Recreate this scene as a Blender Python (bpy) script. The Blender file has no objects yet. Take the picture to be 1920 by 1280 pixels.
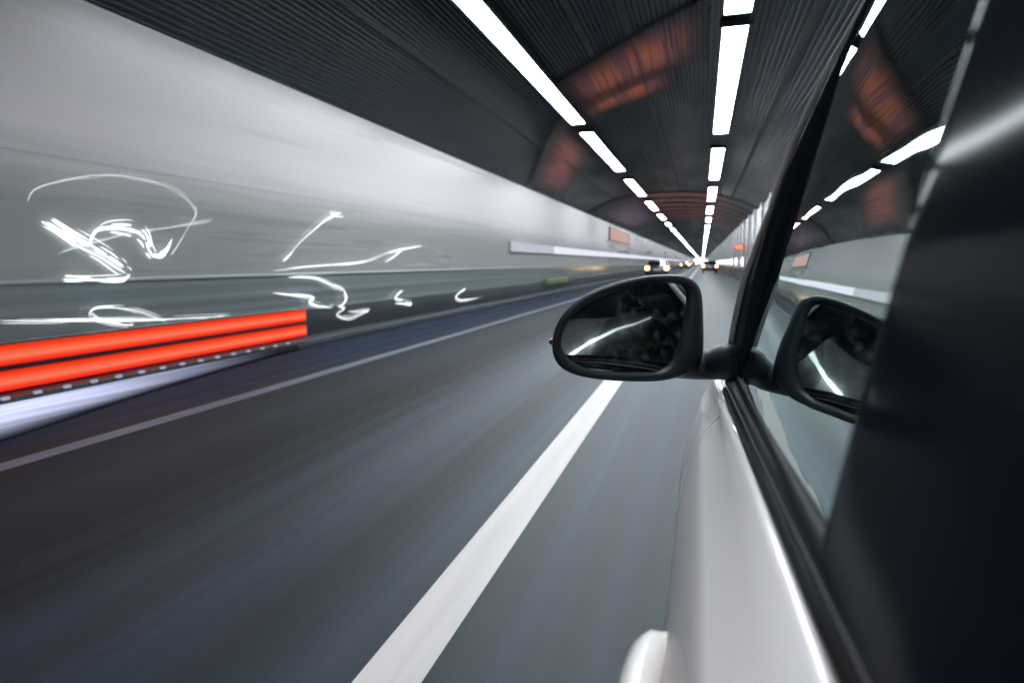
import bpy, math, random
from mathutils import Vector
random.seed(7)
scn = bpy.context.scene
COL = scn.collection

# ------------------------------------------------------------------ camera
FPX = 1173.0                       # focal length in pixels of a 1920 px wide frame
PITCH = math.atan(148 / FPX)
YAW = math.atan(357 * math.cos(PITCH) / FPX)
EYE = Vector((0, 0, 1.25))
cam_d = bpy.data.cameras.new('camera'); cam = bpy.data.objects.new('camera', cam_d); COL.objects.link(cam)
cam_d.sensor_width = 36.0; cam_d.lens = 36.0 * FPX / 1920
cam_d.clip_start = 0.005; cam_d.clip_end = 5000
cam.location = EYE
cam.rotation_euler = (math.pi / 2 - PITCH, 0, YAW)
cam_d.dof.use_dof = True; cam_d.dof.focus_distance = 1.25; cam_d.dof.aperture_fstop = 4.0
scn.camera = cam

# ------------------------------------------------------------------ sky, sun, exposure
SUN_EL, SUN_ROT = math.radians(35), math.radians(180)
w = bpy.data.worlds.new('World'); scn.world = w; w.use_nodes = True
nt = w.node_tree
sky = nt.nodes.new('ShaderNodeTexSky'); sky.sky_type = 'NISHITA'; sky.sun_disc = False
sky.sun_elevation = SUN_EL; sky.sun_rotation = SUN_ROT
nt.links.new(sky.outputs[0], nt.nodes['Background'].inputs[0])
nt.nodes['Background'].inputs[1].default_value = 0.15
sd = bpy.data.lights.new('sun', 'SUN'); sd.energy = 5.0; sd.angle = math.radians(0.5); sd.color = (1, .96, .9)
so = bpy.data.objects.new('sun', sd); COL.objects.link(so)
so.rotation_euler = (math.pi / 2 - SUN_EL, 0, 0)
scn.view_settings.view_transform = 'Standard'; scn.view_settings.look = 'None'
scn.view_settings.exposure = 0.0; scn.view_settings.gamma = 1.0
scn.view_settings.use_curve_mapping = False
scn.cycles.use_denoising = True
scn.cycles.max_bounces = 8
scn.cycles.sample_clamp_indirect = 6

LAMP = 35.0        # radiance of the ceiling lamps

# ------------------------------------------------------------------ helpers
_F = Vector((-math.sin(YAW) * math.cos(PITCH), math.cos(YAW) * math.cos(PITCH), -math.sin(PITCH)))
_R = Vector((math.cos(YAW), math.sin(YAW), 0)); _U = _R.cross(_F)
def sight(x, y): return _F + _R * ((x - 960) / FPX) - _U * ((y - 640) / FPX)   # line of sight measured off the photograph
def on_wall(x, y, X): d = sight(x, y); return EYE + d * (X / d.x)
def on_ground(x, y, z=0.0): d = sight(x, y); return EYE + d * ((z - EYE.z) / d.z)
def on_plane(x, y, p, n): d = sight(x, y); return EYE + d * ((p - EYE).dot(n) / d.dot(n))

def world_org(o):
    v = Vector((0, 0, 0))
    while o is not None: v = v + o.location; o = o.parent
    return v
def mesh(name, V, F, mat, parent=None, org=(0, 0, 0), smooth=False, bevel=0.0):
    me = bpy.data.meshes.new(name)
    o = bpy.data.objects.new(name, me); COL.objects.link(o)
    if parent is not None: o.parent = parent; base = world_org(parent)
    else: o.location = org; base = Vector(org)
    me.from_pydata([tuple(Vector(v) - base) for v in V], [], F)
    mats = mat if isinstance(mat, (list, tuple)) else [mat]
    for m in mats: me.materials.append(m)
    if smooth:
        for p in me.polygons: p.use_smooth = True
    me.update()
    if bevel:
        b = o.modifiers.new('bevel', 'BEVEL'); b.width = bevel; b.segments = 3; b.limit_method = 'ANGLE'
        for p in me.polygons: p.use_smooth = True
    return o
def tag(o, label=None, cat=None, group=None, kind=None):
    if label: o['label'] = label
    if cat: o['category'] = cat
    if group: o['group'] = group
    if kind: o['kind'] = kind
    return o
def empty(name, loc, label, cat, group=None):
    o = bpy.data.objects.new(name, None); COL.objects.link(o); o.location = loc
    o.empty_display_size = .2
    return tag(o, label, cat, group)
def boxes(*bs):
    V, F = [], []
    for (x0, x1, y0, y1, z0, z1) in bs:
        b = len(V)
        V += [(x0, y0, z0), (x1, y0, z0), (x1, y1, z0), (x0, y1, z0), (x0, y0, z1), (x1, y0, z1), (x1, y1, z1), (x0, y1, z1)]
        F += [(b, b+3, b+2, b+1), (b+4, b+5, b+6, b+7), (b, b+1, b+5, b+4), (b+1, b+2, b+6, b+5), (b+2, b+3, b+7, b+6), (b+3, b, b+4, b+7)]
    return V, F
def loft(rings, closed=True, cap=True):
    n = len(rings[0]); V = [p for r in rings for p in r]; F = []
    for i in range(len(rings) - 1):
        for j in range(n if closed else n - 1):
            k = (j + 1) % n
            F.append((i*n + j, i*n + k, (i+1)*n + k, (i+1)*n + j))
    if cap and closed:
        F.append(tuple(range(n - 1, -1, -1))); F.append(tuple(range((len(rings)-1)*n, len(rings)*n)))
    return V, F
def spline(P, n=8):
    P = [Vector(p) for p in P]
    if len(P) < 3: return P
    out = []
    for i in range(len(P) - 1):
        a = P[max(i-1, 0)]; b = P[i]; c = P[i+1]; d = P[min(i+2, len(P)-1)]
        for k in range(n):
            t = k / n
            out.append(.5 * ((2*b) + (c-a)*t + (2*a-5*b+4*c-d)*t*t + (3*b-a-3*c+d)*t**3))
    out.append(P[-1]); return out
def tube(P, r, n=8, flat=None):
    P = [Vector(p) for p in P]; rings = []
    ref = Vector((1, 0, 0)) if flat is None else flat
    m = len(P)
    for i, p in enumerate(P):
        t = (P[min(i+1, m-1)] - P[max(i-1, 0)]).normalized()
        a = t.cross(ref)
        if a.length < 1e-4: a = t.cross(Vector((0, 0, 1)))
        a.normalize(); b = a.cross(t).normalized()
        rr = r(i / (m-1)) if callable(r) else r
        rings.append([p + a*(rr*math.cos(2*math.pi*k/n)) + b*(rr*math.sin(2*math.pi*k/n)) for k in range(n)])
    return loft(rings)
def wheel_rings(x0, x1, cy, cz, prof, n=28):     # lathe about an X axis; prof = [(x fraction, radius)]
    rings = []
    for (fx, r) in prof:
        X = x0 + (x1 - x0) * fx
        rings.append([(X, cy + r*math.cos(2*math.pi*k/n), cz + r*math.sin(2*math.pi*k/n)) for k in range(n)])
    return loft(rings)
ORD = ['nearest', 'second', 'third', 'fourth', 'fifth', 'sixth', 'seventh', 'eighth', 'ninth', 'tenth', 'eleventh', 'twelfth']

# ------------------------------------------------------------------ materials
def principled(name, col, rough=.5, metal=0.0, spec=.5, coat=0.0, coat_rough=.05):
    m = bpy.data.materials.new(name); m.use_nodes = True
    b = m.node_tree.nodes['Principled BSDF']
    b.inputs['Base Color'].default_value = (*col, 1); b.inputs['Roughness'].default_value = rough
    b.inputs['Metallic'].default_value = metal; b.inputs['Specular IOR Level'].default_value = spec
    b.inputs['Coat Weight'].default_value = coat; b.inputs['Coat Roughness'].default_value = coat_rough
    return m
def mottle(m, scale, amount, rough_amount=.0, detail=6, col2=None, bump=0.0, bump_scale=None):
    """procedural variation of colour, gloss and relief; scale is a 3-vector in object metres"""
    nt = m.node_tree; b = nt.nodes['Principled BSDF']
    tc = nt.nodes.new('ShaderNodeTexCoord'); mp = nt.nodes.new('ShaderNodeMapping'); mp.inputs['Scale'].default_value = scale
    nt.links.new(tc.outputs['Object'], mp.inputs['Vector'])
    no = nt.nodes.new('ShaderNodeTexNoise'); no.inputs['Scale'].default_value = 1; no.inputs['Detail'].default_value = detail
    nt.links.new(mp.outputs[0], no.inputs['Vector'])
    c = b.inputs['Base Color'].default_value[:3]
    mx = nt.nodes.new('ShaderNodeMix'); mx.data_type = 'RGBA'
    lo = tuple(v * (1 - amount) for v in c); hi = col2 if col2 else tuple(min(1, v * (1 + amount)) for v in c)
    mx.inputs[6].default_value = (*lo, 1); mx.inputs[7].default_value = (*hi, 1)
    cr = nt.nodes.new('ShaderNodeMapRange'); cr.inputs['From Min'].default_value = .3; cr.inputs['From Max'].default_value = .7
    nt.links.new(no.outputs['Fac'], cr.inputs['Value']); nt.links.new(cr.outputs[0], mx.inputs[0])
    nt.links.new(mx.outputs[2], b.inputs['Base Color'])
    if rough_amount:
        r = b.inputs['Roughness'].default_value
        rr = nt.nodes.new('ShaderNodeMapRange'); rr.inputs['From Min'].default_value = .3; rr.inputs['From Max'].default_value = .7
        rr.inputs['To Min'].default_value = max(.02, r - rough_amount); rr.inputs['To Max'].default_value = min(1, r + rough_amount)
        nt.links.new(no.outputs['Fac'], rr.inputs['Value']); nt.links.new(rr.outputs[0], b.inputs['Roughness'])
    if bump:
        n2 = nt.nodes.new('ShaderNodeTexNoise'); n2.inputs['Detail'].default_value = 4
        m2 = nt.nodes.new('ShaderNodeMapping'); m2.inputs['Scale'].default_value = bump_scale
        nt.links.new(tc.outputs['Object'], m2.inputs['Vector']); nt.links.new(m2.outputs[0], n2.inputs['Vector'])
        bp = nt.nodes.new('ShaderNodeBump'); bp.inputs['Strength'].default_value = 1; bp.inputs['Distance'].default_value = bump
        nt.links.new(n2.outputs['Fac'], bp.inputs['Height']); nt.links.new(bp.outputs[0], b.inputs['Normal'])
    return m
def glow(name, col, strength):
    m = bpy.data.materials.new(name); m.use_nodes = True; nt = m.node_tree
    nt.nodes.remove(nt.nodes['Principled BSDF'])
    e = nt.nodes.new('ShaderNodeEmission'); e.inputs[0].default_value = (*col, 1); e.inputs[1].default_value = strength
    nt.links.new(e.outputs[0], nt.nodes['Material Output'].inputs[0]); return m
def pane_material(name, tint, ior, wave):
    m = bpy.data.materials.new(name); m.use_nodes = True; nt = m.node_tree
    nt.nodes.remove(nt.nodes['Principled BSDF'])
    tr = nt.nodes.new('ShaderNodeBsdfTransparent'); tr.inputs[0].default_value = (*tint, 1)
    gl = nt.nodes.new('ShaderNodeBsdfGlossy'); gl.inputs['Roughness'].default_value = .015; gl.inputs[0].default_value = (.84, .95, .92, 1)
    fr = nt.nodes.new('ShaderNodeFresnel'); fr.inputs[0].default_value = ior
    mx = nt.nodes.new('ShaderNodeMixShader')
    nt.links.new(fr.outputs[0], mx.inputs[0]); nt.links.new(tr.outputs[0], mx.inputs[1]); nt.links.new(gl.outputs[0], mx.inputs[2])
    nt.links.new(mx.outputs[0], nt.nodes['Material Output'].inputs[0])
    if wave:
        tc = nt.nodes.new('ShaderNodeTexCoord'); no = nt.nodes.new('ShaderNodeTexNoise')
        no.inputs['Scale'].default_value = 9; no.inputs['Detail'].default_value = 1
        nt.links.new(tc.outputs['Object'], no.inputs['Vector'])
        bp = nt.nodes.new('ShaderNodeBump'); bp.inputs['Distance'].default_value = wave
        nt.links.new(no.outputs['Fac'], bp.inputs['Height'])
        nt.links.new(bp.outputs[0], gl.inputs['Normal'])
    return m

M = {}
M['asphalt'] = mottle(principled('asphalt', (.021, .038, .064), .36, spec=.5), (2.2, .02, 1), .75, .1, bump=.0015, bump_scale=(90, 30, 90))
def lanes(m, stops):
    """asphalt strips across the road (object x in metres), the fall-off of light to the left painted in"""
    nt = m.node_tree; b = nt.nodes['Principled BSDF']
    src = b.inputs['Base Color'].links[0].from_socket
    tc = nt.nodes.new('ShaderNodeTexCoord'); sp = nt.nodes.new('ShaderNodeSeparateXYZ'); nt.links.new(tc.outputs['Object'], sp.inputs[0])
    no = nt.nodes.new('ShaderNodeTexNoise'); mp = nt.nodes.new('ShaderNodeMapping'); mp.inputs['Scale'].default_value = (2.5, .03, 1); no.inputs['Detail'].default_value = 5
    nt.links.new(tc.outputs['Object'], mp.inputs[0]); nt.links.new(mp.outputs[0], no.inputs['Vector'])
    ad = nt.nodes.new('ShaderNodeMath'); ad.operation = 'MULTIPLY_ADD'; ad.inputs[1].default_value = .7
    nt.links.new(no.outputs['Fac'], ad.inputs[0]); nt.links.new(sp.outputs[0], ad.inputs[2])
    mr = nt.nodes.new('ShaderNodeMapRange'); mr.inputs['From Min'].default_value = -4.0; mr.inputs['From Max'].default_value = 3.0
    nt.links.new(ad.outputs[0], mr.inputs['Value'])
    cr = nt.nodes.new('ShaderNodeValToRGB'); el = cr.color_ramp.elements
    while len(el) < len(stops): el.new(.5)
    for e, (x, v) in zip(el, stops): e.position = (x + 4.0) / 7.0; e.color = (v, v, v, 1)
    nt.links.new(mr.outputs[0], cr.inputs[0])
    mx = nt.nodes.new('ShaderNodeMix'); mx.data_type = 'RGBA'; mx.blend_type = 'MULTIPLY'; mx.inputs[0].default_value = 1
    rg = nt.nodes.new('ShaderNodeMapRange'); rg.inputs['To Min'].default_value = .8; rg.inputs['To Max'].default_value = .27
    nt.links.new(cr.outputs[0], rg.inputs['Value']); nt.links.new(rg.outputs[0], b.inputs['Roughness'])
    nt.links.new(src, mx.inputs[6]); nt.links.new(cr.outputs[0], mx.inputs[7]); nt.links.new(mx.outputs[2], b.inputs['Base Color'])
lanes(M['asphalt'], [(-3.9, .12), (-3.0, .26), (-2.4, .16), (-1.5, .72), (-1.0, .42), (-.5, .62), (.3, .5), (2.5, .75)])  # low values on the left paint the light fall-off into the asphalt
M['shoulder'] = mottle(principled('shoulder_asphalt', (.016, .026, .05), .6, spec=.1), (3.5, .02, 1), .6, .15, bump=.0015, bump_scale=(90, 30, 90))
M['paint'] = mottle(principled('road_paint', (.68, .62, .61), .5), (9, .5, 1), .12, .05)
M['worn_paint'] = mottle(principled('worn_road_paint', (.15, .17, .215), .5), (16, .35, 1), .6, .05)
M['ground'] = mottle(principled('dry_ground', (.42, .42, .4), .9), (.2, .2, .2), .15)
M['exit_bounce'] = mottle(principled('exit_reflector_white', (.8, .8, .8), .9), (.2, .2, .2), .06)
M['wall_white'] = mottle(principled('white_wall_panel', (.76, .69, .71), .3, spec=.5), (.5, .05, 1.4), .06, .05)
def low_shade(m, z0, z1, low, streak=.5):
    """painted shade: the panel gets greyer from height z1 down to z0, with a ragged border drawn out along the road"""
    nt = m.node_tree; b = nt.nodes['Principled BSDF']; src = b.inputs['Base Color'].links[0].from_socket
    tc = nt.nodes.new('ShaderNodeTexCoord'); sp = nt.nodes.new('ShaderNodeSeparateXYZ'); nt.links.new(tc.outputs['Object'], sp.inputs[0])
    no = nt.nodes.new('ShaderNodeTexNoise'); mp = nt.nodes.new('ShaderNodeMapping'); mp.inputs['Scale'].default_value = (1, .07, 2.2); no.inputs['Detail'].default_value = 7
    nt.links.new(tc.outputs['Object'], mp.inputs[0]); nt.links.new(mp.outputs[0], no.inputs['Vector'])
    ad = nt.nodes.new('ShaderNodeMath'); ad.operation = 'MULTIPLY_ADD'; ad.inputs[1].default_value = streak
    nt.links.new(no.outputs['Fac'], ad.inputs[0]); nt.links.new(sp.outputs[2], ad.inputs[2])
    mr = nt.nodes.new('ShaderNodeMapRange'); mr.interpolation_type = 'SMOOTHSTEP'
    mr.inputs['From Min'].default_value = z0 + streak / 2; mr.inputs['From Max'].default_value = z1 + streak / 2
    nt.links.new(ad.outputs[0], mr.inputs['Value'])
    mx = nt.nodes.new('ShaderNodeMix'); mx.data_type = 'RGBA'; mx.inputs[6].default_value = (*low, 1)
    nt.links.new(mr.outputs[0], mx.inputs[0]); nt.links.new(src, mx.inputs[7]); nt.links.new(mx.outputs[2], b.inputs['Base Color'])
low_shade(M['wall_white'], 1.75, 2.65, (.3, .312, .3))  # dimmer light on the lower wall, painted into the panel colour
M['wall_grey'] = mottle(principled('grey_green_wall_panel', (.5, .53, .53), .2, spec=.6), (1, .05, 3.0), .1, .06)
M['trim'] = mottle(principled('pale_trim', (.42, .44, .45), .3), (1, .2, 1), .12)
M['dado'] = mottle(principled('dado_panel', (.17, .2, .205), .18, spec=.6), (1, .05, 7), .3, .06)
M['plinth'] = mottle(principled('dark_plinth', (.026, .032, .038), .4), (1, .08, 9), .4, .1)
M['kerb'] = mottle(principled('kerb_concrete', (.06, .068, .085), .5), (1, .1, 1), .3, .1)
M['ceiling'] = mottle(principled('dark_corrugated_metal', (.017, .03, .043), .38, metal=.25, spec=.45), (.7, .16, .7), .6, .12)
M['seam'] = principled('ceiling_seam', (.012, .015, .02), .5)
M['orange_glow'] = mottle(principled('orange_glow_metal', (.5, .13, .045), .45, metal=.2), (2.2, 1.2, 2.2), .6, .08, col2=(.14, .1, .17))  # orange ceiling glow as base colour, assigned to no mesh
M['purple'] = mottle(principled('purple_glow_metal', (.16, .11, .2), .4, metal=.35), (1.5, 1, 1.5), .5, .08, col2=(.19, .07, .05))
def sheet_glow(m, cols, scale, strength):  # reflected car light painted on the ceiling as noisy emission
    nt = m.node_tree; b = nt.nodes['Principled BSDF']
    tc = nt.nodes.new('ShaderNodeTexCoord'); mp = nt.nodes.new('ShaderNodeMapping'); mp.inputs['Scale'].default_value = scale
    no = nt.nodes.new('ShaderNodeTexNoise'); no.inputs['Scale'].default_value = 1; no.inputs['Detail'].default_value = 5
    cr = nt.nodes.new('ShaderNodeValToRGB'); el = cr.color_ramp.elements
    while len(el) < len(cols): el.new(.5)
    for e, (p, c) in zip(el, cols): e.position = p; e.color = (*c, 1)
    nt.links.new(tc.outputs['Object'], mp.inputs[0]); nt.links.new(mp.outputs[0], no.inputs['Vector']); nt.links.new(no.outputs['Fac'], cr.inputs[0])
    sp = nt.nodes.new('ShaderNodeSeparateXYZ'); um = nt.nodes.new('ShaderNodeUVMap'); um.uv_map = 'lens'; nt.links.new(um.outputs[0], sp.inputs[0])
    def edge(i, w):                                       # painted glow fades out towards the sheet's borders
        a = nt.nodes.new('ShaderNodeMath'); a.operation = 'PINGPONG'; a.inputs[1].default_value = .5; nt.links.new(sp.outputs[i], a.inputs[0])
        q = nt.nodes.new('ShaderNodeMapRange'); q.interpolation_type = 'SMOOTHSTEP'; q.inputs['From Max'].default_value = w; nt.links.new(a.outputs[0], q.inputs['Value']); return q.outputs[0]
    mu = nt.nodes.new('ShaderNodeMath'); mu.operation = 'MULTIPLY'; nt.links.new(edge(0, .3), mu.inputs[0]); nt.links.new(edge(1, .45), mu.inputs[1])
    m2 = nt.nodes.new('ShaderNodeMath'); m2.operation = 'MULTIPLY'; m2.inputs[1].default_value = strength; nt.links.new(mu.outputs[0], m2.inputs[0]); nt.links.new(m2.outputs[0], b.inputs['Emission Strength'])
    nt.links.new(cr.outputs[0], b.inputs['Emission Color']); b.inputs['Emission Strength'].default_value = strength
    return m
M['amber_sheet'] = sheet_glow(principled('amber_glow_sheet', (.03, .025, .025), .45), [(.3, (.008, .006, .01)), (.45, (.1, .04, .055)), (.56, (.25, .06, .024)), (.75, (.2, .08, .03))], (15, .42, 5), .7)
M['purple_sheet'] = sheet_glow(principled('purple_glow_sheet', (.03, .025, .03), .45), [(.3, (.006, .008, .012)), (.5, (.07, .04, .085)), (.7, (.13, .05, .06))], (12, .12, 5), 1.0)
M['fixture'] = principled('lamp_housing', (.05, .065, .06), .4, metal=.5)
M['lamp'] = glow('ceiling_lamp_light', (.86, .95, 1), LAMP)
M['mirror_streak_lamp'] = glow('mirror_streak_light', (.96, .98, 1), 6)
M['wall_lamp_soft'] = glow('dim_wall_lamp_light', (.87, .88, 1), .62)
M['wall_lamp'] = glow('wall_lamp_light', (.87, .88, 1), .98)
M['spot_lamp'] = glow('wall_spot_light', (.9, .93, 1), 3.0)
M['red_trail'] = glow('red_trail_glow', (1, .06, .016), .95)
M['red_core'] = glow('red_trail_core', (1, .17, .09), 1.1)
M['tick'] = glow('glow_tick_light', (.66, .71, 1), .55)
def light_pool_material():  # smear of light on the road, painted as fading emission
    """painted pool of light: emission strongest along the kerb and at the near end, with streaks"""
    m = glow('light_pool_glow', (.66, .71, 1), 1); nt = m.node_tree; e = [n for n in nt.nodes if n.type == 'EMISSION'][0]
    uv = nt.nodes.new('ShaderNodeUVMap'); uv.uv_map = 'lens'; sp = nt.nodes.new('ShaderNodeSeparateXYZ'); nt.links.new(uv.outputs[0], sp.inputs[0])
    tc = nt.nodes.new('ShaderNodeTexCoord'); mp = nt.nodes.new('ShaderNodeMapping'); mp.inputs['Scale'].default_value = (9, .5, 1)
    no = nt.nodes.new('ShaderNodeTexNoise'); no.inputs['Detail'].default_value = 5; no.inputs['Scale'].default_value = 1
    nt.links.new(tc.outputs['Object'], mp.inputs[0]); nt.links.new(mp.outputs[0], no.inputs['Vector'])
    def rng(src, a, b, c, d):
        q = nt.nodes.new('ShaderNodeMapRange'); q.interpolation_type = 'SMOOTHSTEP'
        for nme, v in zip(('From Min', 'From Max', 'To Min', 'To Max'), (a, b, c, d)): q.inputs[nme].default_value = v
        nt.links.new(src, q.inputs['Value']); return q.outputs[0]
    def mul(a, b):
        q = nt.nodes.new('ShaderNodeMath'); q.operation = 'MULTIPLY'; nt.links.new(a, q.inputs[0]); nt.links.new(b, q.inputs[1]); return q.outputs[0]
    s_ = mul(mul(rng(sp.outputs[0], .35, 1.0, 1, .03), rng(sp.outputs[1], .25, .95, 1.25, .03)), rng(no.outputs['Fac'], .3, .7, .7, 1.15))
    nt.links.new(s_, e.inputs[1]); return m
M['light_pool'] = light_pool_material()
def red_trail_material():
    """red tail light trail, its paler core painted as a colour ramp over the height"""
    m = glow('red_trail_glow', (1, .06, .016), .95); nt = m.node_tree; e = [n for n in nt.nodes if n.type == 'EMISSION'][0]
    tc = nt.nodes.new('ShaderNodeTexCoord'); sp = nt.nodes.new('ShaderNodeSeparateXYZ'); nt.links.new(tc.outputs['Generated'], sp.inputs[0])
    cr = nt.nodes.new('ShaderNodeValToRGB'); cr.color_ramp.interpolation = 'EASE'; el = cr.color_ramp.elements
    cols = [(0, (.7, .012, .02)), (.18, (1, .05, .012)), (.45, (1, .2, .11)), (.62, (1, .13, .06)), (.85, (1, .055, .012)), (1, (.75, .03, .008))]
    while len(el) < len(cols): el.new(.5)
    for q, (p, c) in zip(el, cols): q.position = p; q.color = (*c, 1)
    nt.links.new(sp.outputs[2], cr.inputs[0]); nt.links.new(cr.outputs[0], e.inputs[0]); return m
M['red_trail'] = red_trail_material()
M['tube'] = glow('white_trail_light', (.95, .98, 1), 2.6)
M['trail_dim'] = glow('dim_white_trail_light', (.9, .95, 1), 1.1)
M['red_sign'] = glow('red_sign_light', (1, .66, .6), .6)
M['amber'] = glow('amber_lamp', (1, .42, .08), 6)
M['tail'] = glow('tail_lamp', (1, .16, .03), 4)
M['tail_soft'] = glow('red_sign_face', (1, .25, .14), 1.6)
M['tail_core'] = glow('tail_lamp_core', (1, .75, .45), 8)
M['car_white'] = mottle(principled('white_car_paint', (.92, .85, .83), .35, coat=.7, coat_rough=.04), (3, 3, 3), .02)
M['black_plastic'] = mottle(principled('black_plastic', (.018, .025, .034), .42, spec=.4), (40, 40, 40), .2, .05)
M['gloss_black'] = principled('gloss_black_trim', (.014, .018, .025), .22, coat=.6, coat_rough=.08)
M['pillar'] = principled('satin_black_pillar', (.02, .03, .043), .9, spec=.0, coat=.13, coat_rough=.1)
M['rubber'] = mottle(principled('black_rubber', (.008, .011, .015), .45, spec=.15), (30, 8, 30), .2, .06)
M['chrome'] = principled('satin_metal', (.45, .46, .5), .3, metal=1)
M['interior'] = mottle(principled('dark_interior', (.022, .026, .03), .8), (8, 8, 8), .3)
M['seat'] = mottle(principled('seat_fabric', (.035, .038, .045), .9), (50, 50, 50), .3)
M['tyre'] = principled('tyre_rubber', (.02, .02, .022), .8)
M['rim'] = principled('alloy_rim', (.5, .5, .52), .3, metal=1)
M['dark_car'] = principled('dark_car_paint', (.02, .024, .035), .3, coat=1)
M['plate'] = principled('number_plate', (.7, .7, .72), .4)
M['glass'] = pane_material('tinted_window_glass', (.05, .08, .068), 1.52, .0003)
M['dark_glass'] = principled('dark_window_glass', (.01, .013, .016), .05, coat=1)
M['lens_clear'] = principled('headlamp_lens', (.6, .63, .68), .1, coat=1)
M['amber_lens'] = principled('amber_lens', (.8, .2, .05), .25, coat=.5)
M['green_box'] = mottle(principled('green_cabinet_paint', (.16, .22, .09), .4), (3, 3, 3), .15)
m = principled('mirror_glass', (.62, .66, .68), .02, metal=1)
mottle(m, (22, 22, 22), .3, .02, detail=10); M['mirror'] = m
_nt = m.node_tree; _tc = _nt.nodes.new('ShaderNodeTexCoord'); _no = _nt.nodes.new('ShaderNodeTexNoise'); _no.inputs['Scale'].default_value = 55; _no.inputs['Detail'].default_value = 9; _no.inputs['Roughness'].default_value = .75
_mr = _nt.nodes.new('ShaderNodeMapRange'); _mr.inputs['From Min'].default_value = .5; _mr.inputs['From Max'].default_value = .72; _mr.inputs['To Min'].default_value = 1; _mr.inputs['To Max'].default_value = .72
_nt.links.new(_tc.outputs['Object'], _no.inputs['Vector']); _nt.links.new(_no.outputs['Fac'], _mr.inputs['Value']); _nt.links.new(_mr.outputs[0], _nt.nodes['Principled BSDF'].inputs['Metallic'])   # dust specks

# ------------------------------------------------------------------ ground, roads and markings
Y0, Y1 = -60.0, 480.0
XL, XR = -6.0, 2.5
def sheet(name, x0, x1, y0, y1, z, mat): 
    return mesh(name, [(x0, y0, z), (x1, y0, z), (x1, y1, z), (x0, y1, z)], [(0, 1, 2, 3)], mat)
tag(sheet('ground', -1500, 1500, -1500, 3000, -.012, M['ground']), kind='structure')
tag(sheet('road', -4.35, XR, Y0, Y1 + 58, 0, M['asphalt']), kind='structure')
tag(sheet('road_shoulder', XL, -4.35, Y0, Y1 + 58, -.004, M['shoulder']), kind='structure')
tag(sheet('lane_marking', -.96, -.76, Y0, Y1 + 58, .004, M['paint']), kind='structure')
tag(sheet('edge_marking', -4.16, -4.0, Y0, Y1 + 58, .004, M['worn_paint']), kind='structure')
V, F = boxes((-6.02, -5.66, Y0, Y1, -.02, .1))
tag(mesh('kerb', V, F, M['kerb'], bevel=.02), kind='structure')

V = [(-400, Y1 + 60, -.5), (400, Y1 + 60, -.5), (400, Y1 + 160, 90), (-400, Y1 + 160, 90)]
tag(mesh('exit_reflector', V, [(0, 1, 2, 3)], M['exit_bounce']), kind='structure')  # sunlit slope added as a reflector to whiten the tunnel exit

# ------------------------------------------------------------------ tunnel walls
lw = empty('tunnel_wall', (XL, 0, 0), 'pale panelled tunnel wall on the left with a dark plinth at its foot', 'wall')
V, F = boxes((-6.3, -6.0, Y0, Y1, 2.27, 4.1)); mesh('upper_panel', V, F, M['wall_white'], lw)
V, F = boxes((-6.3, -6.003, Y0, Y1, 1.09, 2.255)); mesh('lower_panel', V, F, M['wall_white'], lw)
V, F = boxes((-6.3, -6.002, Y0, Y1, 2.255, 2.27)); mesh('panel_joint', V, F, M['trim'], lw)
V, F = boxes((-6.3, -5.96, Y0, Y1, 1.05, 1.09)); mesh('ledge', V, F, M['trim'], lw, bevel=.015)
V, F = boxes((-6.3, -5.99, Y0, Y1, .52, 1.05)); mesh('dado', V, F, M['dado'], lw)
V, F = boxes((-6.3, -5.95, Y0, Y1, -.02, .52)); mesh('plinth', V, F, M['plinth'], lw, bevel=.02)
rw = empty('tunnel_wall', (XR, 0, 0), 'pale ribbed tunnel wall on the right beyond the white car, dark at its foot', 'wall')
V, F = boxes((XR, XR + .3, Y0, Y1, .85, 4.1)); mesh('upper_panel', V, F, M['wall_white'], rw)
V, F = boxes((XR - .06, XR + .3, Y0, Y1, -.02, .85)); mesh('plinth', V, F, M['plinth'], rw)
ribs = boxes(*[(XR - .1, XR - .001, y, y + .9, .86, 4.0) for y in range(2, 290, 4)])
mesh('wall_ribs', *ribs, M['wall_grey'], rw)

# ------------------------------------------------------------------ corrugated ceiling
XC, HALF = (XL + XR) / 2, (XR - XL) / 2
def ceil_z(x): return 4.82 - .95 * abs((x - XC) / HALF) ** 2.5
def ceil_sheet(x0, x1, y0, y1, pitch=.08, depth=.032, drop=0.0, skew=0.0):
    prof = []; n = max(1, int(round((x1 - x0) / pitch)))
    for i in range(n):
        a = x0 + (x1 - x0) * i / n; p = (x1 - x0) / n
        for fx, dz in ((0, 0), (.38, 0), (.5, -depth), (.88, -depth)):
            prof.append((a + p * fx, ceil_z(a + p * fx) + dz - drop))
    prof.append((x1, ceil_z(x1) - drop))
    return loft([[(x, y0 + skew * (x1 - x) / (x1 - x0), z) for x, z in prof], [(x, y1 + skew * (x1 - x) / (x1 - x0), z) for x, z in prof]], closed=False)
ce = empty('tunnel_ceiling', (XC, 0, 4.8), 'dark corrugated metal ceiling arching over both lanes', 'ceiling')
mesh('corrugated_sheet', *ceil_sheet(XL - .12, XR + .12, Y0, Y1), M['ceiling'], ce)
for x in (-4.45, -1.95, -1.2, 1.25):
    V, F = boxes((x - .05, x + .05, Y0, Y1, ceil_z(x) - .035, ceil_z(x) + .05)); mesh('ceiling_seam', V, F, M['seam'], ce)
def arch(y, width, drop, x0, x1, mat, name):
    prof = [x0 + (x1 - x0) * i / 40 for i in range(41)]
    rings = []
    for yy, dz in ((y, 0), (y, -drop), (y + width, -drop), (y + width, 0)):
        rings.append([(x, yy, ceil_z(x) - .021 + dz) for x in prof])
    return mesh(name, *loft(rings, closed=False), mat, ce)
for k in range(22): arch(33 + 3.0 * k, .5, .02, XL, XR, M['seam'], 'arch_rib')
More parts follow.
